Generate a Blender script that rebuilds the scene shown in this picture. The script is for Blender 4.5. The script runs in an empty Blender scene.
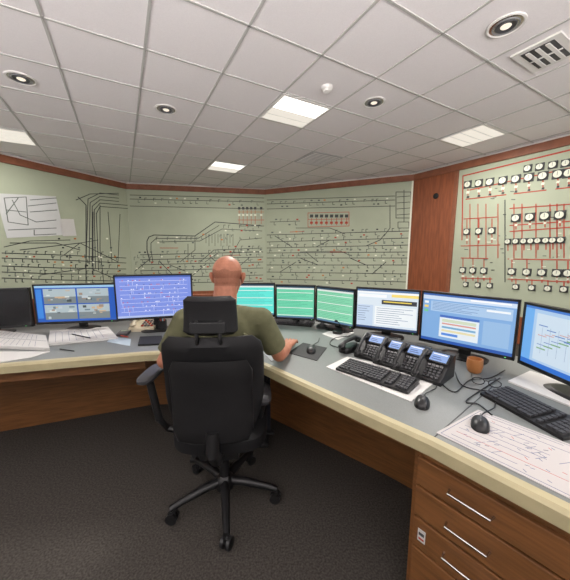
import bpy, bmesh, math, random
from mathutils import Matrix, Vector
random.seed(7)
H=1.42; CZ=2.92
PI=math.pi
sc=bpy.context.scene
# ------------------------------------------------------------ camera
TH=math.radians(8.0)
cam=bpy.data.cameras.new('camera'); co=bpy.data.objects.new('camera',cam); sc.collection.objects.link(co)
cam.sensor_fit='HORIZONTAL'; cam.sensor_width=36; cam.lens=18; cam.clip_start=.02
co.location=(0,0,H); co.rotation_euler=(PI/2-TH,0,0); sc.camera=co
# survey helpers: sight line -> world position on a real plane
def ray(px,py):
    u=(px-285)/285; w=(290-py)/285
    return Vector((u, math.cos(TH)+w*math.sin(TH), -math.sin(TH)+w*math.cos(TH)))
def S(px,py,z=.752):
    r=ray(px,py); t=(z-H)/r.z
    return Vector((r.x*t,r.y*t,z))
# ------------------------------------------------------------ materials
MC={}
def pm(name,col,rough=.6,metal=0,emit=0,noise=0,nscale=40,bump=0,spec=None,stretch=None,col2=None):
    if name in MC: return MC[name]
    m=bpy.data.materials.new(name); m.use_nodes=True; nt=m.node_tree
    b=nt.nodes['Principled BSDF']
    c=(col[0],col[1],col[2],1)
    b.inputs['Base Color'].default_value=c
    b.inputs['Roughness'].default_value=rough; b.inputs['Metallic'].default_value=metal
    if spec is not None: b.inputs['Specular IOR Level'].default_value=spec
    if emit:
        b.inputs['Emission Color'].default_value=c; b.inputs['Emission Strength'].default_value=emit
        b.inputs['Base Color'].default_value=(col[0]*.1,col[1]*.1,col[2]*.1,1)
    if noise or bump:
        tc=nt.nodes.new('ShaderNodeTexCoord'); mp=nt.nodes.new('ShaderNodeMapping'); n=nt.nodes.new('ShaderNodeTexNoise')
        nt.links.new(tc.outputs['Object'],mp.inputs[0]); nt.links.new(mp.outputs[0],n.inputs[0])
        n.inputs['Scale'].default_value=nscale; n.inputs['Detail'].default_value=6
        if stretch: mp.inputs['Scale'].default_value=stretch
        if noise:
            r=nt.nodes.new('ShaderNodeMix'); r.data_type='RGBA'
            k=1-noise
            c2=col2 if col2 else (col[0]*k,col[1]*k,col[2]*k)
            cr=nt.nodes.new('ShaderNodeMapRange'); cr.inputs[1].default_value=.35; cr.inputs[2].default_value=.65
            nt.links.new(n.outputs[0],cr.inputs[0]); nt.links.new(cr.outputs[0],r.inputs[0])
            r.inputs[6].default_value=c; r.inputs[7].default_value=(c2[0],c2[1],c2[2],1)
            nt.links.new(r.outputs[2],b.inputs['Base Color'])
        if bump:
            bp=nt.nodes.new('ShaderNodeBump'); bp.inputs['Strength'].default_value=bump; bp.inputs['Distance'].default_value=.004
            nt.links.new(n.outputs[0],bp.inputs['Height']); nt.links.new(bp.outputs[0],b.inputs['Normal'])
    MC[name]=m; return m
def srgb(r,g,b):
    f=lambda c:(c/255/12.92) if c/255<=.04045 else ((c/255+.055)/1.055)**2.4
    return (f(r),f(g),f(b))
def E(r,g,b,k=1.0):
    return pm('screen_%d_%d_%d_%d'%(r,g,b,int(k*10)),srgb(r,g,b),.3,emit=k)
wood=pm('oak_veneer',srgb(130,86,48),.45,noise=.35,nscale=6,stretch=(1,1,14))
wooddk=pm('mahogany',srgb(150,84,52),.5,noise=.3,nscale=5,stretch=(6,6,.7))
trimm=pm('trim_wood',srgb(144,88,62),.5,noise=.25,nscale=8)
green=pm('board_green',srgb(178,186,163),.7,noise=.06,nscale=2)
white=pm('white_paint',srgb(215,212,208),.8)
tile=pm('ceiling_tile',srgb(230,225,225),.9,noise=.04,nscale=120,bump=.1)
tbar=pm('ceiling_tbar',srgb(182,180,176),.6)
carpet=pm('carpet',(.082,.074,.065),1,noise=.5,nscale=110,bump=.35,spec=.1)
black=pm('black_plastic',(.010,.010,.011),.4)
blackm=pm('black_matte',(.010,.010,.011),.65,noise=.2,nscale=300,bump=.15)
leather=pm('chair_fabric',(.008,.008,.009),.6,bump=.2,nscale=400,spec=.35)
greyp=pm('grey_plastic',(.16,.16,.165),.5)
dgrey=pm('dark_grey',(.045,.045,.05),.5)
lam=pm('desk_laminate',srgb(122,126,124),.4,noise=.12,nscale=250)
nose=pm('desk_nosing',srgb(182,172,136),.45,noise=.1,nscale=12)
chrome=pm('brushed_steel',(.62,.62,.62),.25,1)
paper=pm('paper',srgb(208,207,204),.8)
plansheet=pm('plan_paper',srgb(186,182,180),.8)
paperg=pm('paper_bluish',srgb(175,190,200),.8)
ink=pm('ink_grey',srgb(80,86,104),.8)
inkr=pm('ink_red',srgb(180,75,66),.8)
inkl=pm('ink_light',srgb(104,112,138),.8); inkrl=pm('ink_red_light',srgb(180,96,88),.8)
beige=pm('beige_plastic',srgb(195,185,160),.5)
line=pm('track_line',(.058,.064,.064),.6)
lineg=pm('track_line_grey',srgb(105,114,108),.6)
red=pm('board_red',srgb(185,70,52),.6)
orange=pm('board_orange',srgb(205,130,70),.6)
cream=pm('board_cream',srgb(228,231,214),.6)
skin=pm('skin',srgb(184,121,94),.5,noise=.16,nscale=60,bump=.05)
stub=pm('stubble_skin',srgb(160,104,80),.7,noise=.22,nscale=300)
shirtm=pm('olive_cotton',srgb(102,102,74),.9,noise=.15,nscale=30,bump=.2)
denim=pm('dark_denim',srgb(40,44,56),.9,noise=.2,nscale=200)
# ------------------------------------------------------------ mesh builder
class MB:
    def __init__(s): s.v=[];s.f=[];s.m=[];s.mats=[]
    def mi(s,mat):
        if mat not in s.mats: s.mats.append(mat)
        return s.mats.index(mat)
    def add(s,vs,fs,mat,M=None):
        o=len(s.v); k=s.mi(mat)
        for p in vs:
            p=Vector(p); s.v.append(M@p if M is not None else p)
        for f in fs: s.f.append([o+i for i in f]); s.m.append(k)
    def box(s,c,d,mat,M=None):
        x,y,z=d[0]/2,d[1]/2,d[2]/2
        vs=[(c[0]+a*x,c[1]+b*y,c[2]+e*z) for a in(-1,1) for b in(-1,1) for e in(-1,1)]
        s.add(vs,[(0,1,3,2),(4,6,7,5),(0,4,5,1),(2,3,7,6),(0,2,6,4),(1,5,7,3)],mat,M)
    def prism(s,pts,z0,z1,mat,M=None):
        n=len(pts)
        a=sum(pts[i][0]*pts[(i+1)%n][1]-pts[(i+1)%n][0]*pts[i][1] for i in range(n))
        if a<0: pts=pts[::-1]
        vs=[(p[0],p[1],z0) for p in pts]+[(p[0],p[1],z1) for p in pts]
        fs=[list(range(n))[::-1],list(range(n,2*n))]+[(i,(i+1)%n,n+(i+1)%n,n+i) for i in range(n)]
        s.add(vs,fs,mat,M)
    def rev(s,prof,mat,M=None,n=24):
        vs=[];fs=[]
        for r,z in prof:
            for i in range(n):
                a=2*PI*i/n; vs.append((r*math.cos(a),r*math.sin(a),z))
        for j in range(len(prof)-1):
            for i in range(n):
                fs.append((j*n+i,j*n+(i+1)%n,(j+1)*n+(i+1)%n,(j+1)*n+i))
        fs.append(list(range(n))[::-1]); fs.append([(len(prof)-1)*n+i for i in range(n)])
        s.add(vs,fs,mat,M)
    def tube(s,pts,r,mat,n=10,M=None):
        pts=[Vector(p) for p in pts]; rs=r if isinstance(r,(list,tuple)) else [r]*len(pts)
        vs=[];fs=[]
        for j,p in enumerate(pts):
            t=(pts[min(j+1,len(pts)-1)]-pts[max(j-1,0)]).normalized()
            up=Vector((0,0,1)) if abs(t.z)<.95 else Vector((0,1,0))
            a=t.cross(up).normalized(); b=t.cross(a).normalized()
            for i in range(n):
                g=2*PI*i/n; vs.append(p+(a*math.cos(g)+b*math.sin(g))*rs[j])
        for j in range(len(pts)-1):
            for i in range(n): fs.append((j*n+i,(j+1)*n+i,(j+1)*n+(i+1)%n,j*n+(i+1)%n))
        fs.append(list(range(n))); fs.append([(len(pts)-1)*n+i for i in range(n)][::-1])
        s.add(vs,fs,mat,M)
    def cap(s,p,q,r1,r2,mat,n=20,flat=False):
        p=Vector(p);q=Vector(q);t=(q-p).normalized()
        if flat: s.tube([p,q],[r1,r2],mat,n); return
        P=[];R=[]
        for i in range(6):
            a=PI/2*(1-i/5.5); P.append(p-t*r1*math.sin(a)); R.append(max(r1*math.cos(a),.0004))
        for i in range(6):
            a=PI/2*((i+.5)/5.5); P.append(q+t*r2*math.sin(a)); R.append(max(r2*math.cos(a),.0004))
        s.tube(P,R,mat,n)
    def ell(s,c,r,mat,M=None,n=24,k=14):
        prof=[(max(math.sin(PI*j/k),.002),-math.cos(PI*j/k)) for j in range(k+1)]
        T=Matrix.Translation(Vector(c))@Matrix.Diagonal((r[0],r[1],r[2],1))
        s.rev(prof,mat,(M@T) if M is not None else T,n)
    def loft(s,rings,mat,M=None,m=32,p=4,curve=0):
        vs=[];fs=[]
        for (z,hw,ht,yo) in rings:
            for i in range(m):
                a=2*PI*i/m; c=math.cos(a); d=math.sin(a)
                x=hw*math.copysign(abs(c)**(2/p),c); y=ht*math.copysign(abs(d)**(2/p),d)
                vs.append((x,y+yo+curve*x*x,z))
        n=len(rings)
        for j in range(n-1):
            for i in range(m): fs.append((j*m+i,j*m+(i+1)%m,(j+1)*m+(i+1)%m,(j+1)*m+i))
        fs.append(list(range(m))[::-1]); fs.append([(n-1)*m+i for i in range(m)])
        s.add(vs,fs,mat,M)
    def make(s,name,parent=None,bevel=0,smooth=False,M=None):
        me=bpy.data.meshes.new(name); me.from_pydata([tuple(v) for v in s.v],[],s.f)
        for x in s.mats: me.materials.append(x)
        me.polygons.foreach_set('material_index',s.m)
        if smooth: me.polygons.foreach_set('use_smooth',[True]*len(me.polygons))
        me.update()
        o=bpy.data.objects.new(name,me); sc.collection.objects.link(o)
        if M is not None: o.matrix_world=M
        if parent: o.parent=parent
        if bevel:
            b=o.modifiers.new('b','BEVEL'); b.width=bevel; b.segments=2; b.limit_method='ANGLE'; b.angle_limit=.7
        if smooth=='auto' or smooth:
            try:
                with bpy.context.temp_override(object=o,selected_objects=[o],active_object=o,selected_editable_objects=[o]):
                    bpy.ops.object.shade_smooth_by_angle(angle=.7)
            except Exception: pass
        return o
def empty(name):
    o=bpy.data.objects.new(name,None); sc.collection.objects.link(o); o.empty_display_size=.1; return o
def frame(p,ang,z=None):
    return Matrix.Translation(Vector(p))@Matrix.Rotation(ang,4,'Z')
def angpx(a,b,z=.752):
    p=S(*a,z);q=S(*b,z); d=q-p
    return (p+q)/2, math.atan2(d.y,d.x), d.length

# ------------------------------------------------------------ room
W=[(-5.2,2.9),(-4.53,4.44),(-3.57,6.65),(-.49,7.3),(2.56,5.87),(5.0,1.82),(5.0,-2.5),(-5.2,-2.5)]
b=MB(); b.prism([(p[0]*1.05,p[1]*1.05) for p in W],-.1,0,carpet); b.make('floor')
b=MB(); b.prism([(p[0]*1.05,p[1]*1.05) for p in W],CZ,CZ+.1,tile); b.make('ceiling')
cen=Vector((0,1.5,0))
def wb(mb,p,q,z0,z1,o0,o1,mat):
    p=Vector((p[0],p[1],0));q=Vector((q[0],q[1],0)); d=(q-p).normalized(); n=Vector((-d.y,d.x,0))
    if n.dot(cen-p)<0: n=-n
    pts=[p+n*o0,q+n*o0,q+n*o1,p+n*o1]
    mb.prism([(a.x,a.y) for a in pts],z0,z1,mat)
def lerp(a,c,t): return (a[0]+(c[0]-a[0])*t,a[1]+(c[1]-a[1])*t)
names=['wall_left','wall_front_left','wall_front','wall_front_right','wall_right']
DZ=.42
segs=[(W[0],W[1]),(W[1],W[2]),(W[2],W[3]),(W[3],W[4]),(W[4],W[5])]
for i,(nm,sg) in enumerate(zip(names,segs)):
    b=MB(); wb(b,*sg,0,CZ,-.12,0,white)
    wb(b,*sg,DZ,CZ-.13,0,.012,green)
    wb(b,*sg,0,DZ,0,.02,wooddk)
    b.make(nm)
    b=MB(); wb(b,*sg,CZ-.15,CZ-.035,.0,.05,trimm); wb(b,*sg,CZ-.035,CZ,.0,.02,white)
    b.make('trim_%d'%(i+1),bevel=.006)
d=Vector((W[5][0]-W[4][0],W[5][1]-W[4][1])); L=d.length
pA=lerp(W[4],W[5],.0/L); pB=lerp(W[4],W[5],.80/L); pC=lerp(W[4],W[5],.86/L)
b=MB(); wb(b,pA,pB,0,CZ-.15,.0,.035,wooddk); wb(b,pB,pC,0,CZ-.15,.0,.045,trimm)
pD=lerp(W[3],W[4],.985)
wb(b,pD,W[4],.4,CZ-.15,.0,.03,cream)
b.make('trim_6',bevel=.004)
def wallpt(px,py,off=.0135):
    r=ray(px,py)
    for i,sg in enumerate(segs):
        p=Vector((sg[0][0],sg[0][1],0));q=Vector((sg[1][0],sg[1][1],0)); dd=(q-p); n=Vector((-dd.y,dd.x,0)).normalized()
        if n.dot(cen-p)<0: n=-n
        p0=p+n*off
        den=r.dot(n)
        if abs(den)<1e-6: continue
        t=(p0-Vector((0,0,H))).dot(n)/den
        if t<=0: continue
        P=Vector((0,0,H))+r*t
        s=(P-p).dot(dd)/dd.length_squared
        if -.005<=s<=1.005: return P,i,n,dd.normalized()
    return None
r=wallpt(436,196,.036)
Mr=Matrix.Translation(r[0])@r[2].to_track_quat('Z','Y').to_matrix().to_4x4()
b=MB(); b.rev([(.05,0),(.05,.012),(.03,.02)],blackm,Mr); b.make('door_lock',bevel=.002)
for nm,p,q in (('wall_left_rear',W[7],W[0]),('wall_right_rear',W[5],W[6])):
    b=MB(); wb(b,p,q,0,CZ,-.12,0,white); b.make(nm)
b=MB()
wb(b,W[6],W[7],0,.25,-.12,0,white); wb(b,W[6],W[7],2.82,CZ,-.12,0,white)
wb(b,(5,-2.5),(4.6,-2.5),.25,2.82,-.12,0,white); wb(b,(-4.8,-2.5),(-5.2,-2.5),.25,2.82,-.12,0,white)
b.make('wall_rear')  # unseen wall, its wide opening added to let world light in
b=MB()
for i in range(7):
    x=-4.77+9.34*i/6; b.box((x,-2.56,1.535),(.06,.06,2.5),greyp)
b.box((-.1,-2.56,.28),(9.3,.08,.05),greyp); b.box((-.1,-2.56,2.79),(9.3,.08,.05),greyp)
b.make('added_window_1')  # invented glazing behind the camera, added as a light source
# ceiling grid
GA=math.radians(29.5); d1=Vector((-math.sin(GA),math.cos(GA))); d2=Vector((math.cos(GA),math.sin(GA))); G0=Vector((-.308,3.49)); T=.6
def clip(p,d):
    t0,t1=-30,30; n=len(W)
    ar=sum(W[i][0]*W[(i+1)%n][1]-W[(i+1)%n][0]*W[i][1] for i in range(n)); sg=1 if ar>0 else -1
    for i in range(n):
        a=Vector(W[i]);c=Vector(W[(i+1)%n]);e=c-a; nn=Vector((-e.y,e.x))*sg
        f=(p-a).dot(nn); g=d.dot(nn)
        if abs(g)<1e-9:
            if f<0: return None
            continue
        t=-f/g
        if g>0: t0=max(t0,t)
        else: t1=min(t1,t)
    return (t0,t1) if t1>t0+.05 else None
b=MB()
for dd,oo in ((d1,d2),(d2,d1)):
    for k in range(-18,19):
        p=G0+oo*T*k; c=clip(p,dd)
        if not c: continue
        a=p+dd*(c[0]+.03); e=p+dd*(c[1]-.03); w=oo*.009
        b.prism([(a-w)[:],(e-w)[:],(e+w)[:],(a+w)[:]],CZ-.006,CZ+.001,tbar)
b.make('ceiling_grid')
def cell(x,y):
    r=Vector((x,y))-G0; i=math.floor(r.dot(d2)/T); j=math.floor(r.dot(d1)/T)
    return G0+d2*(i+.5)*T+d1*(j+.5)*T
lit=pm('troffer_diffuser',(1,.97,.90),.5,emit=1.6); dim=pm('troffer_diffuser_dim',(1,.93,.82),.5,emit=.8)
def troffer(x,y,on=True,energy=38,col=(1,.95,.90)):
    c=cell(x,y); M=Matrix.Translation((c.x,c.y,CZ-.001))@Matrix.Rotation(GA,4,'Z')
    b=MB()
    b.box((0,0,-.004),(.585,.585,.012),white,M)
    for k in range(4):
        b.box((0,-.2025+.135*k,-.011),(.54,.120,.006),lit if (on and k in (0,1)) else dim,M)
    o=b.make('ceiling_light_panel')
    if energy:
        l=bpy.data.lights.new('lamp','AREA'); l.shape='SQUARE'; l.size=.54; l.energy=energy; l.color=col
        lo=bpy.data.objects.new('troffer_lamp',l); sc.collection.objects.link(lo); lo.location=(c.x,c.y,CZ-.03); lo.parent=o
troffer(0,3.42,energy=82); troffer(-1.12,5.34,energy=36); troffer(2.55,4.4,energy=34,on=False); troffer(-3.56,3.94,energy=20,on=False)
troffer(2.9,1.1,energy=42)  # added panel out of view, placed to throw the chair shadow left
b=MB(); c=S(546,53,CZ); M=Matrix.Translation((c.x,c.y,CZ))@Matrix.Rotation(GA,4,'Z')
b.box((0,0,-.006),(.40,.30,.014),white,M)
b.box((0,0,-.014),(.32,.20,.004),dgrey,M)
for k in range(3):
    b.box((0,-.06+.06*k,-.02),(.30,.026,.006),white,M)
b.box((0,0,-.021),(.012,.2,.006),white,M)
b.make('air_vent')
c=cell(.577,4.95); M=Matrix.Translation((c.x,c.y,CZ-.001))@Matrix.Rotation(GA,4,'Z'); b=MB()
b.box((0,0,-.004),(.58,.58,.01),pm('grille_grey',srgb(165,163,165),.6),M)
for k in range(9): b.box((0,-.24+.06*k,-.012),(.54,.01,.008),white,M)
b.make('ceiling_grille')
mirror=pm('reflector_metal',(.55,.52,.50),.25,1); warm=pm('lamp_core',(1,.9,.75),.4,emit=1.0)
for px,py in ((21,78),(166,109),(374,102),(506,25)):
    c=S(px,py,CZ); M=Matrix.Translation((c.x,c.y,CZ)); b=MB()
    n=32
    b.rev([(.112,-.001),(.112,-.010),(.100,-.012),(.094,-.006)],white,M,n)
    b.rev([(.094,-.0062),(.075,-.009),(.045,-.0075),(.04,-.007)],mirror,M,n)
    b.rev([(.080,-.0075),(.076,-.0145),(.070,-.0085)],greyp,M,n)
    b.rev([(.06,-.0085),(.056,-.014),(.045,-.009)],dgrey,M,n)
    b.rev([(.034,-.007),(.028,-.013),(.01,-.015)],warm,M,n)
    b.make('ceiling_downlight',smooth=True)
b=MB(); c=S(327,87,CZ); M=Matrix.Translation((c.x,c.y,CZ))
b.rev([(.055,0),(.055,-.015),(.045,-.03),(.04,-.032),(.035,-.045),(.015,-.052)],white,M); b.make('smoke_detector',smooth=True)

# ------------------------------------------------------------ mimic board drawing (one diagram per wall panel)
BDS={}
def BDm(i):
    if i not in BDS: BDS[i]=MB()
    return BDS[i]
def chunk(p,q,w,mat,capf=.3,lift=.003):
    A=wallpt(*p);B=wallpt(*q)
    if not A or not B or A[1]!=B[1]: return
    a,c=A[0],B[0]; t=(c-a)
    if t.length<1e-4: return
    t.normalize(); s=t.cross(A[2])*w/2
    a=a-t*w*capf; c=c+t*w*capf; n=A[2]*lift
    BDm(A[1]).add([a-s+n,c-s+n,c+s+n,a+s+n,a-s,c-s,c+s,a+s],[(0,1,2,3),(0,4,5,1),(1,5,6,2),(2,6,7,3),(3,7,4,0)],mat)
LW=1.12
def ln(pts,w=.02,mat=line):
    w=w*LW
    for p,q in zip(pts,pts[1:]):
        n=max(1,int(max(abs(p[0]-q[0]),abs(p[1]-q[1]))/9))
        for i in range(n):
            a=(p[0]+(q[0]-p[0])*i/n,p[1]+(q[1]-p[1])*i/n); c=(p[0]+(q[0]-p[0])*(i+1)/n,p[1]+(q[1]-p[1])*(i+1)/n)
            chunk(a,c,w,mat)
def rect(x0,y0,x1,y1,mat,w=None,lift=.004):
    if w: ln([(x0,y0),(x1,y0),(x1,y1),(x0,y1),(x0,y0)],w,mat)
    else:
        ym=(y0+y1)/2; A=wallpt(x0,ym);B=wallpt(x1,ym)
        if A and B and A[1]==B[1]:
            h=(wallpt(x0,y0)[0]-wallpt(x0,y1)[0]).length
            chunk((x0,ym),(x1,ym),h,mat,0,lift)
def dial(x,y,r=.07):
    A=wallpt(x,y)
    if not A: return
    M=Matrix.Translation(A[0])@A[2].to_track_quat('Z','Y').to_matrix().to_4x4()
    m=BDm(A[1])
    m.box((0,0,.006),(r*1.9,r*1.9,.012),line,M)
    m.rev([(r*.88,.012),(r*.88,.02),(r*.78,.026)],line,M,16); m.rev([(r*.74,.0262),(r*.72,.028)],cream,M,16)
    m.box((0,r*.15,.029),(r*.08,r*.8,.001),line,M)
def ticks(x0,x1,y,n,h=2.1,mat=lineg,dy=0):
    n=max(2,int(n*.8))
    for i in range(n):
        x=x0+(x1-x0)*(i+random.random()*.6)/n; yy=y+dy*(x-x0)/(x1-x0)
        s=random.choice((-1,1))
        ln([(x,yy),(x,yy+s*h*1.4),(x+1.8,yy+s*h*1.4)],.010,random.choice((line,lineg)))
        if random.random()<.55: rect(x+1,yy-s*2.6-.6,x+3,yy-s*2.6+.7,random.choice((cream,lineg,line,lineg,cream,red,orange)))
# left panel
for k in range(5):
    o=k*2.6
    ln([(128,196+o*1.2),(100,193+o*1.3),(88+o*.8,199+o*1.4),(86+o*1.2,262+o*.8)],.012)
ln([(78,197),(86,205),(86,285)],.014); ln([(100,205),(100,250),(104,285)],.012); ln([(93,212),(93,275)],.012)
ln([(76,200),(90,194),(128,193)],.012); ln([(108,212),(112,262)],.010); ln([(120,214),(118,262)],.010)
for y,d in ((255,3),(260,3),(268,1),(274,0),(280,1)):
    ln([(2,y-2),(60,y),(126,y+d)],.013); ticks(4,122,y-1,19,dy=1)
ln([(20,250),(80,243),(118,262)],.012); ln([(40,275),(90,268),(118,280)],.012); ln([(10,243),(56,243),(80,250)],.012)
ln([(4,247),(30,241),(70,240)],.010); ln([(64,255),(80,243),(98,240)],.010)
for k in range(16): rect(58+k*4,238+(k%4)*9,60+k*4,239.4+(k%4)*9,random.choice((cream,line,lineg,orange)))
# middle panels
for y0,y1 in ((195,198),(199,202),(206,209)):
    ln([(130,y0),(264,y1)],.012)
ticks(135,262,200,22,1.6,dy=3)
ln([(150,262),(147,250),(147,241),(149,237),(154,235),(195,236),(215,222),(240,224),(262,226)],.017)
ln([(158,242),(200,241),(222,229),(262,231)],.012); ln([(153,262),(151,250),(151,243),(156,238.5),(198,238.5),(219,225.5)],.012)
ln([(180,262),(195,250),(195,236)],.012); ln([(188,262),(188,244)],.011); ln([(200,262),(214,250),(262,248)],.013)
ln([(205,262),(218,253),(262,251.5)],.011); ln([(228,262),(240,240),(262,238)],.011)
ticks(215,262,249,12); ticks(156,200,240,11); ticks(222,262,228,11); ticks(200,262,237,10,1.4)
for x in range(206,236,3): ln([(x,234),(x,243+(x%2)*3)],.009)
for y0,y1 in ((255,252),(260,257),(265,262),(271,268),(278,275),(284,281)):
    ln([(131,y0),(263,y1)],.013); ticks(133,262,y0,20,dy=y1-y0)
for a,b_ in (((135,271),(150,259)),((170,265),(185,271)),((210,257),(226,269)),((236,269),(250,257)),((160,262),(174,276)),((192,276),(206,264))): ln([a,b_],.014)
for x in (238,242,246,250,254,260):
    rect(x,207,x+2.4,209.5,line); rect(x,214,x+2.4,216,cream); ln([(x+1.2,210),(x+1.2,224)],.009,red)
ln([(238,220),(264,220)],.011,red); ln([(239,226),(264,226)],.012,line); ln([(238,212),(264,212)],.009,orange); ln([(160,248),(178,248)],.011,red); ln([(222,256),(240,255)],.011,red)
for y0,y1 in ((200,196),(204,200),(209,206)):
    ln([(267,y0),(395,y1)],.012)
ticks(270,390,204,20,1.6,dy=-3)
for x in range(310,348,5):
    rect(x,214.5,x+3.2,217.5,line); ln([(x+1.6,218),(x+1.6,225)],.010,red); rect(x,221.6,x+2.8,223.8,red)
ln([(308,213),(349,212),(349,226),(308,227),(308,213)],.010,red); ln([(308,219.5),(349,219)],.009,red)
for y0,y1 in ((235,231),(242,238),(248,245)):
    ln([(267,y0),(410,y1)],.013); ticks(269,406,y0,22,dy=y1-y0)
for y0,y1 in ((253,252),(258,258),(265,265),(272,274),(279,282)):
    ln([(267,y0),(408,y1)],.013); ticks(269,406,y0,21,dy=y1-y0)
for a,b_ in (((275,236),(292,247)),((330,240),(316,247)),((350,258),(366,265)),((300,258),(318,265)),((280,272),(296,262)),((372,274),(386,262))): ln([a,b_],.014)
ln([(385,234),(380,240),(366,246)],.014); ln([(318,262),(306,252)],.012); ln([(330,252),(346,252)],.011,red); ln([(290,232),(304,231.5)],.011,red)
ln([(300,252),(340,251),(352,256)],.012); ln([(296,228),(330,228),(345,234)],.012); ln([(270,222),(300,221)],.011); ticks(270,300,222,6)
rect(396,192,411,218,line,.012)
for k in range(4): ln([(397,197+k*6),(410,196+k*6)],.010)
ln([(404,190),(404,222)],.012); rect(398,222,409,228,line,.010)
ln([(390,205),(390,228),(384,236)],.012)
# right board: power supply schematic
LW=1.3
ln([(463,176),(570,150)],.016,red); ln([(463,176),(462,240)],.013,red); ln([(470,190),(570,168)],.012,red)
def Y(x,y,sl): return y+sl*(x-460)
for x in (468,479,490,503,516,529,543,558,569):
    y=Y(x,188,-.115); dial(x,y-2.5,.062); ln([(x,y+2),(x,y+10)],.010,red)
    rect(x-1.5,y+4,x+1.5,y+6.5,cream); rect(x-1.2,y+9,x+1.2,y+11,line)
for x0,x1 in ((466,506),(514,546),(556,570)): ln([(x0,Y(x0,200,-.115)),(x1,Y(x1,200,-.115))],.011,red)
for x in (528,540,553,566): dial(x,Y(x,178,-.14),.052)
for x in (516,530,545,560): 
    y=Y(x,222,-.07); dial(x,y,.062); ln([(x,y+4),(x,y+11)],.010,red); rect(x-1.4,y+6,x+1.4,y+8,cream)
for yy in (212,235,229): ln([(510,Y(510,yy,-.07)),(570,Y(570,yy,-.07))],.011,red)
for x in (467,479,492): 
    y=Y(x,232,-.04); dial(x,y,.055); ln([(x,y-12),(x,y+12)],.010,red); rect(x-1.3,y+7,x+1.3,y+9,cream)
ln([(464,219),(497,217)],.010,red)
for x in (508,516,524,531,538,546,553,561):
    y=Y(x,243,-.03); dial(x,y,.045); ln([(x,y+3),(x,y+9)],.010,red)
for x in (463,473,484,512,527,542,557,568):
    y=Y(x,270,.03); dial(x,y,.055); ln([(x,y+3),(x,y+10)],.010,red); ln([(x,y-3),(x,y-12)],.010,red); rect(x-1.3,y+5,x+1.3,y+7,cream)
for x in (466,478,490,516,532,548,564):
    y=Y(x,284,.05); dial(x,y,.045); ln([(x,y-3),(x,y-8)],.009,red)
ln([(461,258),(488,258.5)],.011,red); ln([(508,259),(570,260)],.011,red); ln([(461,246),(500,245)],.011,red); ln([(461,278),(492,279)],.010,red); ln([(508,279),(570,282)],.010,red)
for x in (470,478,486,498,514,522,536,550,557,564): ln([(x,204),(x,258)],.009,red)
ln([(505,200),(505,282)],.010,line)
for k in range(40):
    x=random.uniform(463,566); y=random.uniform(182,285); rect(x,y,x+random.uniform(1.5,4),y+.8,random.choice((lineg,lineg,cream,line)))
for i in sorted(BDS): BDS[i].make('track_diagram')
BDS={}
LW=1.2
def onwallquad(name,x0,y0,x1,y1,mat,extra=None):
    BDS.clear(); rect(x0,y0,x1,y1,mat)
    base=list(BDS.values())[0]
    if extra:
        for l in extra:
            k=len(base.v); ln(l,.010,lineg)
            for i in range(k,len(base.v)): 
                P=wallpt((x0+x1)/2,(y0+y1)/2)[2]; base.v[i]=base.v[i]+P*.003
    return base.make(name)
sheet=pm('plan_sheet',srgb(206,208,208),.8)
onwallquad('wall_plan',1,194,60,238,sheet,[[(4,198),(26,197),(28,225),(8,222),(4,198)],[(28,206),(56,203)],[(30,212),(57,210)],[(8,230),(56,228)],[(12,200),(20,215),(36,222),(56,220)],[(34,230),(34,235),(56,234)],[(6,210),(26,212)],[(6,214),(18,198)],[(30,200),(56,198)]])
onwallquad('wall_notice',61,219,75,236,paper)

# ------------------------------------------------------------ desk
desk=empty('control_desk')
F=[(-3.3,1.13),(-1.68,1.60),(-.92,1.80),(-.70,1.83),(-.48,1.81),(-.28,1.73),(-.12,1.60),(.20,1.262),(.52,.93),(.74,.655),(1.15,.14)]
B=[(1.85,.4),(1.72,1.2),(1.45,1.8),(.95,2.45),(.35,2.85),(-.2,2.92),(-1.0,2.85),(-2.1,2.65),(-3.5,2.25)]
b=MB(); b.prism(F+B,.705,.75,lam); b.make('worktop',desk)
def offs(pts,dst):
    out=[]
    for i,p in enumerate(pts):
        a=Vector(pts[max(i-1,0)]);c=Vector(pts[min(i+1,len(pts)-1)]); t=(c-a).normalized(); n=Vector((-t.y,t.x))
        out.append((p[0]+n.x*dst,p[1]+n.y*dst))
    return out
b=MB(); Fo=offs(F,-.02); Fi=offs(F,.022)
for i in range(len(F)-1):
    vs=[];prof=[(Fo,.700),(Fo,.742),(offs(F,-.008),.754),(Fi,.7535),(Fi,.700)]
    for L_,z in prof: vs.append((L_[i][0],L_[i][1],z)); vs.append((L_[i+1][0],L_[i+1][1],z))
    b.add(vs,[(2*k,2*k+1,(2*k+3)%10,(2*k+2)%10) for k in range(5)]+[(0,2,4,6,8),(1,9,7,5,3)],nose)
b.make('nosing',desk)
def poly(mb,pts,z0,z1,t,mat):
    Q=offs(pts,t)
    for i in range(len(pts)-1): mb.prism([pts[i],pts[i+1],Q[i+1],Q[i]],z0,z1,mat)
b=MB(); poly(b,[(-3.2,1.72),(-2.25,2.07),(-1.25,2.46),(-.7,2.52),(-.17,2.30),(.64,1.64),(.98,1.32)],.0,.705,.03,wood); b.make('modesty_panel',desk)
b=MB(); poly(b,[(-3.4,2.20),(-2.1,2.60),(-1.0,2.80),(-.2,2.87),(.33,2.80),(.92,2.40),(1.40,1.78)],.75,.98,.03,wooddk); b.make('upstand',desk)
b=MB(); poly(b,[(-3.25,1.20),(-1.66,1.66),(-.95,1.85)],.62,.705,.02,wood); poly(b,[(-.06,1.60),(.24,1.29),(.50,1.03)],.64,.705,.02,wood); b.make('apron',desk)
e=Vector((.62,-.785)).normalized(); n=Vector((.785,.62)).normalized()
P0=Vector((.52,.93))+n*.004-e*.065
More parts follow.
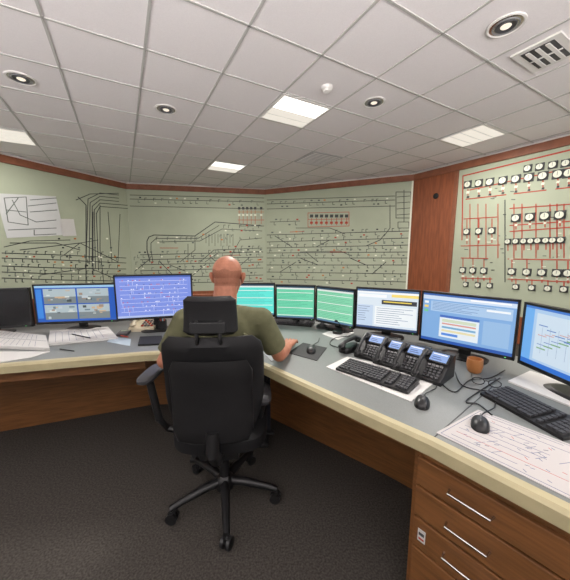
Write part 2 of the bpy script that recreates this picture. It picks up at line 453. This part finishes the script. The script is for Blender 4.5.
Mp=Matrix.Translation((P0.x,P0.y,0))@Matrix.Rotation(math.atan2(e.y,e.x),4,'Z')
b=MB(); b.box((.52,.27,.35),(1.04,.50,.70),wood,Mp); b.make('pedestal',desk)
b=MB()
zs=[(.545,.655),(.415,.535),(.285,.405),(.03,.275)]
for z0,z1 in zs:
    b.box((.235,.012,(z0+z1)/2),(.43,.02,z1-z0),wood,Mp)
    b.box((.67,.012,(z0+z1)/2),(.42,.02,z1-z0),wood,Mp)
b.make('drawer_fronts',desk,bevel=.003)
b=MB()
for z in (.60,.472,.347,.20):
    for xo in (0.20,.67):
        b.tube([(xo-.065,.004,z),(xo-.062,-.022,z),(xo+.062,-.022,z),(xo+.065,.004,z)],.0045,chrome,10,Mp)
b.make('drawer_handles',desk,smooth=True)
b=MB(); b.box((.055,.0005,.345),(.028,.002,.05),paper,Mp); b.box((.055,-.001,.352),(.02,.001,.012),line,Mp); b.box((.055,-.001,.332),(.02,.001,.008),inkr,Mp); b.make('asset_label',desk)
b=MB(); q0=Vector((.52,.93))+n*.02; q1=q0+n*.62; w_=e*.002
b.prism([(q0-w_)[:],(q1-w_)[:],(q1+w_)[:],(q0+w_)[:]],.7495,.751,black); b.make('seam',desk)

# ------------------------------------------------------------ monitors
def monitor(L,R,zb,zt,content,bz=.012,tilt=0,on=True):
    L=Vector((L[0],L[1],0));R=Vector((R[0],R[1],0)); c=(L+R)/2; d=R-L; w=d.length; a=math.atan2(d.y,d.x); h=zt-zb
    M=frame((c.x,c.y,0),a)
    b=MB()
    b.box((0,.016,(zb+zt)/2),(w,.03,h),black,M)
    b.loft([(-.02,w*.30,h*.30,0),(.0,w*.34,h*.34,0)],blackm,M@Matrix.Translation((0,.05,(zb+zt)/2))@Matrix.Rotation(-PI/2,4,'X'),p=5)
    b.loft([(.765,.035,.012,0),((zb+zt)/2,.03,.012,0)],blackm,M@Matrix.Translation((0,.075,0)))
    b.loft([(.7505,.13,.085,0),(.758,.13,.085,0),(.766,.10,.06,0)],black,M@Matrix.Translation((0,.06,0)),p=3)
    for sx in(-1,1): b.box((sx*(w/2-bz/2),-.001,(zb+zt)/2),(bz,.006,h),black,M)
    b.box((0,-.001,zt-bz/2),(w,.006,bz),black,M); b.box((0,-.001,zb+bz*.8),(w,.006,bz*1.6),black,M)
    b.box((w*.42,-.0045,zb+bz*.8),(.008,.001,.003),E(120,255,140,1),M)
    x0,x1=-w/2+bz,w/2-bz; y0,y1=zb+bz*1.6,zt-bz
    for k,(a0,b0,a1,b1,mt) in enumerate(content):
        X0=x0+(x1-x0)*a0; X1=x0+(x1-x0)*a1; Z1=y1-(y1-y0)*b0; Z0=y1-(y1-y0)*b1
        yy=-.0002-.00003*k
        b.add([(X0,yy,Z0),(X1,yy,Z0),(X1,yy,Z1),(X0,yy,Z1)],[(0,1,2,3)],mt,M)
    return b.make('computer_monitor')
dark=pm('screen_off',(.01,.01,.012),.15)
monitor((-2.62,2.10),(-2.06,2.27),.80,1.12,[(0,0,1,1,dark)])
C=[(0,0,1,1,E(30,88,185,.9)),(0,0,1,.06,E(150,190,220)),(0,.95,1,1,E(40,90,180))]
for i in range(2):
    for j in range(2):
        x=.10+.42*i; y=.09+.44*j
        C.append((x,y,x+.40,y+.41,E(175,190,195,.9)))
        C.append((x,y+.22,x+.40,y+.41,E(125,135,138,.9)))
        for k in range(12):
            a=random.random()*.31; c_=random.random()*.33
            C.append((x+a,y+c_,x+a+.03+random.random()*.06,y+c_+.015+random.random()*.06,E(*random.choice([(70,80,80),(215,220,215),(160,140,125),(205,175,140),(110,130,140),(190,200,205)]),.9)))
C.append((.01,.1,.08,.9,E(60,130,210)))
monitor((-2.03,2.27),(-1.42,2.37),.815,1.145,C)
C=[(0,0,1,1,E(122,142,220))]
C.append((0,0,1,.04,E(60,90,170)))
for k in range(8):
    y=.12+.105*k; C.append((.05,y,.95,y+.007,E(220,225,245)))
    for j in range(12):
        x=.05+random.random()*.87; C.append((x,y-.03,x+.018,y-.012,E(*random.choice([(240,240,250),(90,100,180),(200,100,130),(235,235,250)]))))
        if j%3==0: C.append((x,y,x+.004,y+.09,E(215,220,245)))
C.append((0,.95,1,1,E(170,185,225)))
monitor((-1.338,2.21),(-.777,2.37),.86,1.225,C)
def greenrows(base,hl):
    C=[(0,0,1,1,E(*base)),(0,0,1,.05,E(40,70,90)),(0,.05,1,.10,E(220,225,220))]
    for k in range(17):
        y=.13+.048*k
        C.append((.03,y,.03+.5+random.random()*.42,y+.006,E(*hl)))
        if k%5==1: C.append((.02,y+.014,.97,y+.034,E(225,235,228)))
    C.append((0,.95,1,1,E(90,120,150)))
    return C
monitor((-.46,2.56),(-.09,2.55),.815,1.125,greenrows((100,225,212),(40,150,140)))
monitor((-.085,2.53),(.265,2.46),.80,1.115,greenrows((110,208,170),(60,140,110)))
monitor((.27,2.44),(.545,2.19),.80,1.115,greenrows((130,208,170),(70,145,110)))
C=[(0,0,1,1,E(215,226,235)),(0,0,1,.05,E(90,120,160)),(.0,.05,1,.10,E(240,243,245)),(.02,.12,.5,.2,E(240,244,246)),(.42,.25,.98,.36,E(60,62,70)),(.45,.28,.9,.31,E(230,205,90)),(.0,.4,.28,.95,E(195,212,232)),(.31,.42,.98,.9,E(235,240,243)),(.58,.10,1,.17,E(240,215,120)),(0,.95,1,1,E(60,80,120))]
for k in range(8): C.append((.34,.46+.055*k,.34+.3+random.random()*.3,.472+.055*k,E(135,150,170)))
for k in range(7): C.append((.02,.44+.06*k,.02+.1+random.random()*.12,.452+.06*k,E(110,130,165)))
monitor((.555,2.20),(.965,2.00),.805,1.135,C)
C=[(0,0,1,1,E(128,170,218)),(0,0,1,.04,E(60,100,170)),(.0,.04,1,.12,E(205,220,238)),(.10,.15,.97,.36,E(170,198,228)),(.22,.42,.66,.88,E(225,232,238)),(.22,.42,.66,.47,E(70,110,190)),(.25,.50,.63,.56,E(205,215,190)),(.25,.58,.63,.61,E(210,150,140)),(.25,.65,.63,.69,E(120,170,205)),(.25,.72,.63,.76,E(225,215,170)),(.25,.79,.44,.84,E(90,140,220)),(.70,.42,.96,.88,E(150,185,222)),(.02,.16,.07,.21,E(240,240,240)),(.02,.25,.07,.30,E(240,210,120)),(.02,.34,.07,.39,E(120,200,150)),(0,.94,1,1,E(50,90,170))]
for k in range(6): C.append((.12,.17+.03*k,.12+.3+random.random()*.4,.178+.03*k,E(90,125,180)))
C.append((.55,.05,.95,.08,E(245,245,250))); C.append((.72,.2,.95,.24,E(235,240,245)))
monitor((.905,1.86),(1.262,1.50),.815,1.155,C)
C=[(0,0,1,1,E(170,198,228)),(0,0,1,.04,E(70,120,200)),(0,.04,.10,1,E(110,170,230)),(0,.92,1,1,E(50,110,200)),(.13,.1,.95,.88,E(200,216,230))]
for k in range(9):
    C.append((.16+.07*k,.66-.06*k,.25+.07*k,.68-.06*k,E(120,165,120))); C.append((.16+.07*k,.60-.055*k,.25+.07*k,.612-.055*k,E(110,140,190))); C.append((.16+.07*k,.45-.03*k,.25+.07*k,.459-.03*k,E(200,120,110)))
    C.append((.16+.085*k,.28+.055*k,.25+.085*k,.295+.055*k,E(90,130,190))); C.append((.2+.08*k,.3,.203+.08*k,.75,E(140,160,190)))
monitor((1.262,1.475),(1.30,.96),.815,1.150,C)

# ------------------------------------------------------------ desk objects
ZD=.7505
def flat(name,pts,mat,z=ZD,th=.002,lines=None):
    P=[S(*p,z) for p in pts]; b=MB()
    b.prism([(p.x,p.y) for p in P],z,z+th,mat)
    if lines:
        for (a0,b0,a1,b1,w,mt) in lines:
            def bl(u,v): return P[0]*(1-u)*(1-v)+P[1]*u*(1-v)+P[2]*u*v+P[3]*(1-u)*v
            A=bl(a0,b0);Bq=bl(a1,b1); d_=(Bq-A).normalized(); s_=Vector((-d_.y,d_.x,0))*w/2
            b.prism([(A-s_)[:2],(Bq-s_)[:2],(Bq+s_)[:2],(A+s_)[:2]],z+th,z+th+.0003,mt)
    return b.make(name)
rl=[]
for k in range(8):
    x=.12+.11*k; y0=.05+random.random()*.1; rl.append((x,y0,x+.02,y0+.5+random.random()*.35,.0020,random.choice((inkl,inkl,inkrl))))
for k in range(44):
    x=random.random()*.8+.08;y=random.random()*.85+.05; rl.append((x,y,x+random.uniform(-.04,.04),y+.03,.0024,random.choice((inkl,inkl,inkrl,ink))))
for k in range(10):
    x=random.random()*.6+.1;y=random.random()*.8+.05; rl.append((x,y,x+.12,y+.05,.0018,inkl))
rl+=[(.04,.03,.96,.03,.002,inkl),(.04,.97,.96,.97,.002,inkl),(.04,.03,.04,.97,.002,inkl),(.96,.03,.96,.97,.002,inkl)]
flat('track_plan_sheet',[(436,433),(478,410),(600,456),(578,503)],plansheet,lines=rl)
flat('paper_sheet',[(326,367),(347,357),(440,378),(411,402)],paper,lines=rl[:6]+rl[10:16])
flat('paper_sheet',[(322,334),(338,328),(354,333),(338,340)],paper)
flat('paper_sheet',[(508,382),(530,372),(600,393),(582,412)],paper,th=.008)
flat('paper_sheet',[(107,342),(112,337),(131,339),(130,346)],paperg)
bk=[(.5,.02,.5,.98,.004,ink)]+[(.06,.1+.08*k,.44,.1+.08*k,.002,inkl) for k in range(10)]+[(.56,.1+.08*k,.94,.1+.08*k,.002,inkl) for k in range(10)]
flat('open_book',[(-30,347),(0,333),(46,338),(50,351)],paper,th=.022,lines=bk)
flat('paper_sheet',[(-20,366),(-12,352),(50,352),(30,358)],paper,th=.004)
flat('paper_sheet',[(48,346),(50,332),(108,328),(118,339)],paper,th=.012,lines=[(.1,.1+.1*k,.8,.1+.1*k,.002,inkl) for k in range(8)])
flat('note_pad',[(138,346),(140,338),(162,337),(163,345)],blackm,th=.012)
flat('mouse_mat',[(288,353),(303,343),(327,348),(317,361)],blackm,th=.003)
flat('folder',[(262,352),(270,345),(284,352),(272,362)],pm('folder_grey',srgb(160,165,168),.6),th=.004)
for a_,b_,mt in (((72,334),(90,338),black),((118,335),(128,337),red),((60,349),(74,351),black)):
    mb=MB(); z_=ZD+(.018 if a_[0]<100 and a_[1]<345 else .006); mb.tube([S(*a_,z_),S(*b_,z_)],[.004,.0035],mt,10); mb.make('pen',smooth=True)
c=S(124,334,ZD); M=frame((c.x,c.y,ZD),.25); mb=MB(); mb.box((0,0,.008),(.08,.13,.016),dgrey,M); mb.box((0,.042,.0165),(.066,.026,.002),pm('lcd',srgb(150,165,140),.3),M)
for i in range(4):
    for j in range(4): mb.box((-.025+.0167*i,-.045+.02*j,.0175),(.012,.013,.004),greyp,M)
mb.make('calculator')
def keyboard(a,b_,dep,sc_=1.0,z=ZD):
    c,an,L_=angpx(a,b_,z); M=frame((c.x,c.y,z),an); mb=MB()
    w=L_; 
    mb.add([(-w/2,-dep/2,0),(w/2,-dep/2,0),(w/2,dep/2,0),(-w/2,dep/2,0),(-w/2,-dep/2,.012),(w/2,-dep/2,.012),(w/2,dep/2,.026),(-w/2,dep/2,.026)],[(3,2,1,0),(4,5,6,7),(0,1,5,4),(1,2,6,5),(2,3,7,6),(3,0,4,7)],black,M)
    rows=6; cols=int(w/.0195); 
    for r_ in range(rows):
        y=-dep/2+.014+(dep-.024)*(r_+.3)/rows; zz=.014+.014*(r_+.5)/rows
        k=0
        while k<cols:
            if k in (int(cols*.66),int(cols*.82)) : k+=1; continue
            span=5 if (r_==0 and k==3) else 1
            x=-w/2+.01+(w-.02)*(k+span/2)/cols
            mb.box((x,y,zz+.003),(.0155*span,(dep-.024)/rows*.82,.009),dgrey,M); k+=span
    return mb.make('keyboard')
keyboard((343,366),(414,389),.15,z=ZD+.003)
keyboard((494,393),(580,438),.16)
keyboard((272,322),(313,325),.15)
def mouse(px,py,an,z=ZD):
    p=S(px,py,z); M=frame((p.x,p.y,z),an); mb=MB()
    rings=[]
    for k in range(8):
        t=k/7; rings.append((.034*math.sin(t*PI/2),.031*math.cos(t*PI/2*.93),.055*math.cos(t*PI/2*.93),-.004*t))
    mb.loft(rings,black,M,p=2.6); mb.box((0,.03,.027),(.007,.018,.012),greyp,M); mb.box((0,.0,.0335),(.002,.05,.001),greyp,M)
    mb.tube([(0,.05,.012),(.01,.10,.006),(.05,.18,.004),(.06,.28,.004)],.0022,black,6,M)
    return mb.make('computer_mouse',smooth=True)
mouse(422,404,-.5); mouse(480,426,-.6); mouse(311,351,-.1,ZD+.003)
def phone(px,py,an,handset=True,scr=(150,180,235)):
    p=S(px,py,ZD); M=frame((p.x,p.y,ZD),an)@Matrix.Scale(1.0,4); mb=MB()
    w=.075
    vs=[(-w,-.10,0),(w,-.10,0),(w,.08,0),(-w,.08,0),(-w,-.10,.018),(w,-.10,.018),(w,.055,.12),(-w,.055,.12),(-w,.085,.118),(w,.085,.118)]
    mb.add(vs,[(3,2,1,0),(0,1,5,4),(4,5,6,7),(7,6,9,8),(8,9,2,3),(1,2,9,6,5),(0,4,7,8,3)],black,M)
    sl=math.atan2(.102,.155)
    F_=M@Matrix.Translation((0,-.10,.018))@Matrix.Rotation(sl,4,'X')
    mb.box((.018,.145,.003),(.098,.072,.010),blackm,F_); mb.box((.018,.146,.0085),(.084,.056,.002),E(*scr,.8),F_)
    mb.box((.018,.164,.0098),(.07,.006,.0005),E(240,240,250),F_); mb.box((.005,.143,.0098),(.04,.004,.0005),E(60,80,140),F_); mb.box((.01,.130,.0098),(.05,.004,.0005),E(60,80,140),F_)
    for i in range(4):
        for j in range(5):
            mb.box((-.012+.02*i,.018+.018*j,.004),(.014,.011,.006),dgrey if j<4 else greyp,F_)
    if handset:
        mb.tube([(-.052,.0,.02),(-.052,.05,.032),(-.052,.11,.032),(-.052,.165,.02)],[.012,.010,.010,.012],black,10,F_)
        mb.ell((-.052,.01,.014),(.021,.024,.013),black,F_); mb.ell((-.052,.155,.014),(.021,.024,.013),black,F_)
        pts=[(-.06+.01*math.cos(k*1.5),-.02-.0035*k,.010+.004*math.sin(k*1.5)) for k in range(12)]
        mb.tube(pts,.0022,black,6,M)
    return mb.make('desk_telephone',bevel=0)
phone(372,355,-.72); phone(392,362,-.76); phone(411,368,-.80); phone(433,376,-.86)
p=S(350,350,ZD); M=frame((p.x,p.y,ZD),-.9); mb=MB()
mb.loft([(0,.045,.085,0),(.02,.045,.085,0),(.035,.035,.07,0)],black,M)
mb.tube([(0,-.09,.05),(0,-.05,.07),(0,.05,.078),(0,.09,.06)],[.016,.012,.012,.016],black,12,M)
mb.ell((0,-.085,.045),(.024,.026,.018),black,M); mb.ell((0,.085,.055),(.024,.026,.018),black,M)
mb.make('telephone_handset',smooth=True)
c=S(145,329,ZD); M=frame((c.x,c.y,ZD),.1); mb=MB()
mb.add([(-.10,-.08,0),(.10,-.08,0),(.10,.08,0),(-.10,.08,0),(-.10,-.08,.03),(.10,-.08,.03),(.10,.08,.07),(-.10,.08,.07)],[(3,2,1,0),(4,5,6,7),(0,1,5,4),(1,2,6,5),(2,3,7,6),(3,0,4,7)],beige,M)
for i in range(4):
    for j in range(4): mb.box((-.0+.025*i,-.05+.03*j,.044+.0075*j),(.016,.018,.01),greyp if (i+j)%3 else red,M)
mb.tube([(-.07,-.07,.06),(-.07,0,.082),(-.07,.07,.09)],.014,beige,10,M); mb.ell((-.07,-.06,.055),(.024,.026,.018),beige,M); mb.ell((-.07,.065,.08),(.024,.026,.018),beige,M)
mb.make('desk_telephone')
c=S(163,330,ZD); M=frame(c,0); mb=MB()
mb.rev([(.032,0),(.034,.085),(.030,.085),(.029,.01)],blackm,M,20)
for k in range(5):
    a=k*1.3; mb.tube([(.008*math.cos(a),.008*math.sin(a),.01),(.024*math.cos(a),.024*math.sin(a),.14)],.0035,random.choice((red,beige,dgrey,paperg)),8,M)
mb.make('pen_pot',smooth=True)
c=S(474,372,ZD); M=frame(c,.4); mb=MB(); mug=pm('mug_brown',srgb(176,116,66),.35)
mb.rev([(.026,0),(.034,.01),(.040,.04),(.038,.078),(.034,.078),(.036,.04),(.028,.012),(.003,.010)],mug,M,28)
mb.tube([(.038+.022*math.sin(a*PI/6),0,.04+.022*math.cos(a*PI/6)) for a in range(7)],.005,mug,8,M); mb.make('coffee_mug',smooth=True)
c=S(486,386,ZD); M=frame(c,-.5); mb=MB()
for sx in(-.034,.034):
    mb.tube([(sx+.026*math.cos(2*PI*k/16),0,.02+.018*math.sin(2*PI*k/16)) for k in range(17)],.0022,black,6,M)
    mb.tube([(sx*1.75,0,.028),(sx*1.7,.06,.012),(sx*1.5,.12,.004)],.002,black,6,M)
mb.tube([(-.009,0,.024),(0,-.002,.028),(.009,0,.024)],.002,black,6,M); mb.make('eyeglasses',smooth=True)
c=S(322,328,ZD); M=frame(c,-.3); mb=MB(); mb.loft([(0,.05,.04,0),(.02,.05,.04,0),(.03,.035,.03,0)],black,M,p=3); mb.ell((0,0,.03),(.022,.022,.02),dgrey,M); mb.make('trackball',smooth=True)
c=S(338,333,ZD); M=frame(c,-.5); mb=MB(); mb.loft([(0,.04,.05,0),(.02,.04,.05,0),(.028,.03,.04,0)],black,M,p=3); mb.tube([(0,.02,.02),(0,.03,.05),(0,.02,.08),(-.01,-.01,.10)],.004,black,8,M); mb.cap(M@Vector((-.01,-.01,.10)),M@Vector((-.013,-.03,.105)),.009,.009,blackm,12); mb.make('desk_microphone',smooth=True)
mb=MB()
def wire(pts,r=.003):
    P=[S(*p,ZD+.004) for p in pts]; out=[]
    for i in range(len(P)-1):
        p0=P[max(i-1,0)];p1=P[i];p2=P[i+1];p3=P[min(i+2,len(P)-1)]
        for k in range(6):
            t=k/6; out.append(.5*((2*p1)+(p2-p0)*t+(2*p0-5*p1+4*p2-p3)*t*t+(3*p1-p0-3*p2+p3)*t**3))
    out.append(P[-1]); mb.tube(out,r,black,6)
wire([(441,383),(455,392),(470,380),(490,378),(505,370)]); wire([(492,415),(478,404),(466,402),(475,394),(500,378)]); wire([(455,372),(462,385),(480,390),(500,392)])
wire([(340,348),(330,344),(335,338),(350,336)]); mb.make('cables',smooth=True)

# ------------------------------------------------------------ chair
ch=empty('office_chair'); CX,CY=-.345,1.47
Mc=Matrix.Translation((CX,CY,0))@Matrix.Rotation(math.radians(3),4,'Z')
b=MB()
R=[]
for k in range(15):
    t=k/14; z=.51+.53*t
    hw=.235*(1-.34*max(0,(.45-t)/.45)**1.6-.10*max(0,(t-.8)/.2)**2); 
    ed=min(1,math.sqrt(max(0,1-(max(0,(abs(t-.5)-.44))/.06)**2))+.12)
    R.append((z,hw*(.86+.14*ed),.034*ed,-.235-.03*t+.03*math.sin(t*PI)))
b.loft(R,leather,Mc,m=48,p=3.2,curve=.9)
b.make('backrest',ch,smooth=True)
b=MB()
R=[]
for k in range(9):
    t=k/8; ed=min(1,math.sqrt(max(0,1-(max(0,abs(t-.5)-.40)/.10)**2))+.15); R.append((.54+.40*t,.185*(.85+.15*ed),.012*ed,-.272-.02*t+.03*math.sin((.2+t*.66)*PI)-.018))
b.loft(R,black,Mc,m=40,p=4,curve=.8)
b.tube([(0,-.275,.60),(0,-.29,.50),(0,-.22,.415),(0,-.05,.41)],[.03,.032,.032,.03],black,14,Mc)
b.make('back_shell',ch,smooth=True)
b=MB(); R=[]
for k in range(11):
    t=k/10; ed=min(1,math.sqrt(max(0,1-(max(0,abs(t-.5)-.36)/.14)**2))+.12); R.append((1.045+.175*t,.122*(.80+.2*ed)*(1-.07*t),.032*ed,-.25+.01*math.sin(t*PI)))
b.loft(R,leather,Mc,m=40,p=3.6,curve=1.6)
b.make('headrest',ch,smooth=True)
b=MB()
for sx in(-.05,.05): b.tube([(sx,-.262,.98),(sx,-.285,1.04),(sx,-.28,1.12)],.009,black,10,Mc)
b.box((0,-.287,1.09),(.15,.016,.05),black,Mc); b.make('headrest_bracket',ch,bevel=.004)
b=MB(); R=[]
for k in range(9):
    t=k/8; ed=min(1,math.sqrt(max(0,1-(abs(t-.5)*2)**4))+.1); R.append((.42+.075*t,.245*(.93+.07*ed),.235*(.93+.07*ed),.03))
b.loft(R,leather,Mc,m=48,p=3.6); b.make('seat',ch,smooth=True)
b=MB(); b.box((0,-.02,.385),(.20,.26,.06),black,Mc); b.tube([(.10,.0,.39),(.25,.02,.385)],.007,black,8,Mc); b.box((.26,.02,.385),(.05,.03,.012),black,Mc)
b.make('tilt_mechanism',ch,bevel=.01)
b=MB(); b.rev([(.028,.10),(.028,.24),(.018,.245),(.018,.37)],black,Mc); b.rev([(.05,.075),(.055,.09),(.05,.13),(.032,.15)],black,Mc)
a0=math.radians(-80)
for k in range(5):
    a=a0+k*2*PI/5; dx,dy=math.cos(a),math.sin(a)
    b.tube([(dx*.03,dy*.03,.115),(dx*.12,dy*.12,.112),(dx*.24,dy*.24,.092),(dx*.30,dy*.30,.078)],[.026,.024,.019,.017],black,12,Mc)
b.make('star_base',ch,smooth=True)
b=MB()
for k in range(5):
    a=a0+k*2*PI/5; dx,dy=math.cos(a),math.sin(a); cx,cy=dx*.29,dy*.29
    b.tube([(cx,cy,.045),(cx,cy,.085)],.008,chrome,8,Mc)
    for s in(-1,1):
        ax=Vector((-dy,dx,0)) if k%2 else Vector((dx*.5-dy*.8,dy*.5+dx*.8,0)).normalized()
        p=Vector((cx,cy,.029))+ax*.016*s
        b.tube([p-ax*.010,p-ax*.008,p+ax*.008,p+ax*.010],[.022,.029,.029,.022],black,18,Mc)
    b.box((cx,cy,.045),(.03,.03,.03),black,Mc)
b.make('casters',ch,smooth=True)
b=MB()
for s,xo,zo in((-1,-.385,.75),(1,.225,.62)):
    b.tube([(s*.20,.02,.41),(xo*.80,.02,.43),(xo*.9,.0,.50),(xo,.0,zo-.02)],[.018,.018,.02,.02],black,12,Mc)
    Ma=Mc@Matrix.Translation((xo,.03,zo))@Matrix.Rotation(.05*s,4,'Z')
    b.loft([(-.018,.034,.10,0),(-.008,.043,.115,0),(.008,.043,.115,0),(.016,.034,.105,0)],dgrey,Ma,p=3)
b.make('armrests',ch,smooth=True)

# ------------------------------------------------------------ man
man=empty('man')
def remesh(mb,name,vox,sm,mats,it=4,fac=.5):
    o=mb.make(name+'_src')
    r_=o.modifiers.new('r','REMESH'); r_.mode='VOXEL'; r_.voxel_size=vox; r_.use_smooth_shade=True
    s_=o.modifiers.new('s','SMOOTH'); s_.iterations=sm; s_.factor=fac
    dg=bpy.context.evaluated_depsgraph_get(); me=bpy.data.meshes.new_from_object(o.evaluated_get(dg))
    bpy.data.objects.remove(o); me.name=name
    me.materials.clear()
    for m_ in mats: me.materials.append(m_)
    me.polygons.foreach_set('use_smooth',[True]*len(me.polygons))
    me.polygons.foreach_set('material_index',[0]*len(me.polygons))
    o=bpy.data.objects.new(name,me); sc.collection.objects.link(o); o.parent=man
    return o
HC=Vector((-.322,1.605,1.272))
MH=Matrix.Translation(HC)@Matrix.Rotation(math.radians(-8),4,'Z')@Matrix.Rotation(math.radians(-8),4,'X')
def hp(x,y,z): return MH@Vector((x,y,z))
mb=MB()
mb.ell((0,-.014,.028),(.079,.098,.084),skin,MH); mb.ell((0,-.02,-.02),(.070,.08,.07),skin,MH)
mb.ell((0,.028,-.028),(.063,.066,.088),skin,MH); mb.ell((0,.035,-.082),(.048,.048,.036),skin,MH); mb.ell((0,.072,-.105),(.022,.018,.016),skin,MH)
mb.cap(hp(0,.093,.008),hp(0,.112,-.028),.008,.013,skin,12); mb.ell((-.012,.100,-.034),(.009,.010,.008),skin,MH); mb.ell((.012,.100,-.034),(.009,.010,.008),skin,MH)
for s in(-1,1):
    mb.cap(hp(s*.012,.088,.018),hp(s*.048,.072,.018),.010,.009,skin,12)
    mb.ell((s*.04,.062,-.035),(.022,.02,.018),skin,MH)
    E_=MH@Matrix.Translation((s*.086,-.002,-.008))@Matrix.Rotation(s*.6,4,'Z')@Matrix.Rotation(.2,4,'X')
    mb.ell((0,0,0),(.008,.021,.034),skin,E_); mb.ell((s*.005,-.010,.012),(.008,.012,.022),skin,E_)
mb.cap(hp(-.02,.090,-.058),hp(.02,.090,-.058),.006,.006,skin,10); mb.cap(hp(-.018,.089,-.068),hp(.018,.089,-.068),.007,.007,skin,10)
NB=Vector((-.335,1.545,1.09))
mb.cap(hp(0,-.030,-.03),NB,.062,.068,skin)
mb.ell((-.338,1.53,.98),(.18,.10,.13),skin); mb.ell((-.34,1.52,.78),(.165,.115,.2),skin); mb.ell((-.34,1.50,.60),(.17,.13,.11),skin)
SL=Vector((-.545,1.53,1.03)); EL=Vector((-.655,1.49,.82)); WL=Vector((-.53,1.73,.795))
SR=Vector((-.135,1.53,1.035)); ER=Vector((-.035,1.60,.815)); WR=Vector((.022,1.825,.790))
for s_,e_,w_ in((SL,EL,WL),(SR,ER,WR)):
    mb.cap(s_,e_,.056,.042,skin); mb.cap(e_,e_.lerp(w_,.35),.043,.044,skin); mb.cap(e_.lerp(w_,.35),w_,.044,.027,skin)
    mb.cap(NB+Vector((0,0,-.03)),s_,.06,.055,skin)
def hand(w,dr,thumb):
    dr=Vector(dr).normalized(); lat=Vector((dr.y,-dr.x,0)).normalized()
    up=lat.cross(dr).normalized()
    for k,(o,L_,sp) in enumerate(zip((-.033,-.011,.011,.031),(.072,.080,.074,.058),(-.10,-.03,.05,.14))):
        o2=o if thumb<0 else -o; sp2=sp if thumb<0 else -sp
        kn=w+dr*(.088-.004*abs(k-1))+lat*o2+up*.012
        mb.cap(w+lat*o2*.45+up*.002,kn,.016,.0125,skin,12)
        dd_=(dr+lat*sp2).normalized()
        a1=kn+dd_*L_*.45+up*(.004); a2=a1+dd_*L_*.30-up*.010; a3=a2+dd_*L_*.2-up*.011
        mb.cap(kn,a1,.0095,.0088,skin,12); mb.cap(a1,a2,.0088,.0082,skin,12); mb.cap(a2,a3,.0082,.0075,skin,12)
    t0=w+dr*.022+lat*.020*thumb; t1=t0+(dr*.75+lat*.65*thumb).normalized()*.045; t2=t1+(dr*.95+lat*.25*thumb).normalized()*.032-up*.004
    mb.cap(t0,t1,.015,.0115,skin,12); mb.cap(t1,t2,.0115,.009,skin,12)
hand(WR,(.22,1,-.10),-1); hand(WL,(.18,1,-.10),1)
body=remesh(mb,'body',.0036,3,[skin,stub])
Mi=MH.inverted(); me=body.data
for p in me.polygons:
    c=Mi@p.center
    if c.length<.14 and abs(c.x)<.080 and c.z<.03+.006*math.sin(c.x*90) and c.z>-.055 and c.y<.04: p.material_index=1
mb=MB()
mb.ell((-.338,1.527,.985),(.195,.118,.135),shirtm); mb.ell((-.34,1.515,.80),(.188,.135,.22),shirtm); mb.ell((-.34,1.50,.62),(.19,.15,.13),shirtm)
mb.tube([NB+Vector((0,0,-.06)),NB+Vector((0,-.003,.008))],[.105,.078],shirtm,28)
for s_,e_,sg in((SL,EL,-1),(SR,ER,1)):
    mb.cap(NB+Vector((sg*.03,-.005,-.035)),s_,.072,.070,shirtm); 
    m_=s_.lerp(e_,.80); mb.tube([s_-(m_-s_)*.1,s_.lerp(m_,.5),m_],[.073,.070,.068],shirtm,28)
    mb.ell(s_,(.074,.074,.074),shirtm)
    mb.cap(Vector((-.34+sg*.08,1.53,.98)),s_,.09,.065,shirtm)
for k in range(14):
    z=.72+random.random()*.3; x=-.34+random.uniform(-.15,.15); s=random.choice((-1,1))
    mb.cap((x,1.41,z),(x+s*.07,1.41+.02*abs(s),z-.05),.012,.009,shirtm,8)
remesh(mb,'t_shirt',.008,5,[shirtm])
mb=MB()
mb.ell((-.34,1.50,.575),(.185,.155,.085),denim)
for s,kx,ky,ax,ay in((-1,-.575,1.86,-.60,1.80),(1,-.17,1.93,-.16,1.95)):
    hx=-.34+s*.095; mb.cap((hx,1.54,.57),(kx,ky,.575),.092,.07,denim); mb.cap((kx,ky,.575),(kx*.6+ax*.4,ky*.6+ay*.4-.01,.38),.066,.062,denim); mb.tube([(kx*.6+ax*.4,ky*.6+ay*.4-.01,.38),(ax,ay,.09)],[.062,.055],denim,20)
remesh(mb,'trousers',.009,5,[denim])
mb=MB()
for ax,ay in((-.60,1.80),(-.16,1.95)):
    mb.cap((ax,ay-.02,.045),(ax,ay+.16,.038),.042,.038,black); mb.cap((ax,ay,.05),(ax,ay,.10),.042,.04,black); mb.box((ax,ay+.065,.012),(.08,.26,.024),black)
remesh(mb,'shoes',.008,3,[blackm])
mb=MB(); ew=pm('eye_white',(.8,.8,.78),.2); ei=pm('iris',(.05,.09,.12),.2)
for s in(-1,1): mb.ell((s*.031,.078,.001),(.0125,.0125,.0125),ew,MH); mb.ell((s*.031,.0885,.001),(.005,.003,.005),ei,MH)
o=mb.make('eyes',man,smooth=True)

# ------------------------------------------------------------ world: soft sky, plus an added bright band below the horizon to light the ceiling
wd=bpy.data.worlds.new('world'); sc.world=wd; wd.use_nodes=True; nt=wd.node_tree
bg=nt.nodes['Background']
tc=nt.nodes.new('ShaderNodeTexCoord'); sx=nt.nodes.new('ShaderNodeSeparateXYZ'); mr=nt.nodes.new('ShaderNodeMapRange')
nt.links.new(tc.outputs['Generated'],sx.inputs[0]); nt.links.new(sx.outputs['Z'],mr.inputs[0])
mr.inputs[1].default_value=-.34; mr.inputs[2].default_value=-.14; mr.inputs[3].default_value=18; mr.inputs[4].default_value=.75
nt.links.new(mr.outputs[0],bg.inputs[1]); bg.inputs[0].default_value=(1,.955,.945,1)
sc.view_settings.view_transform='Standard'
sc.view_settings.exposure=0
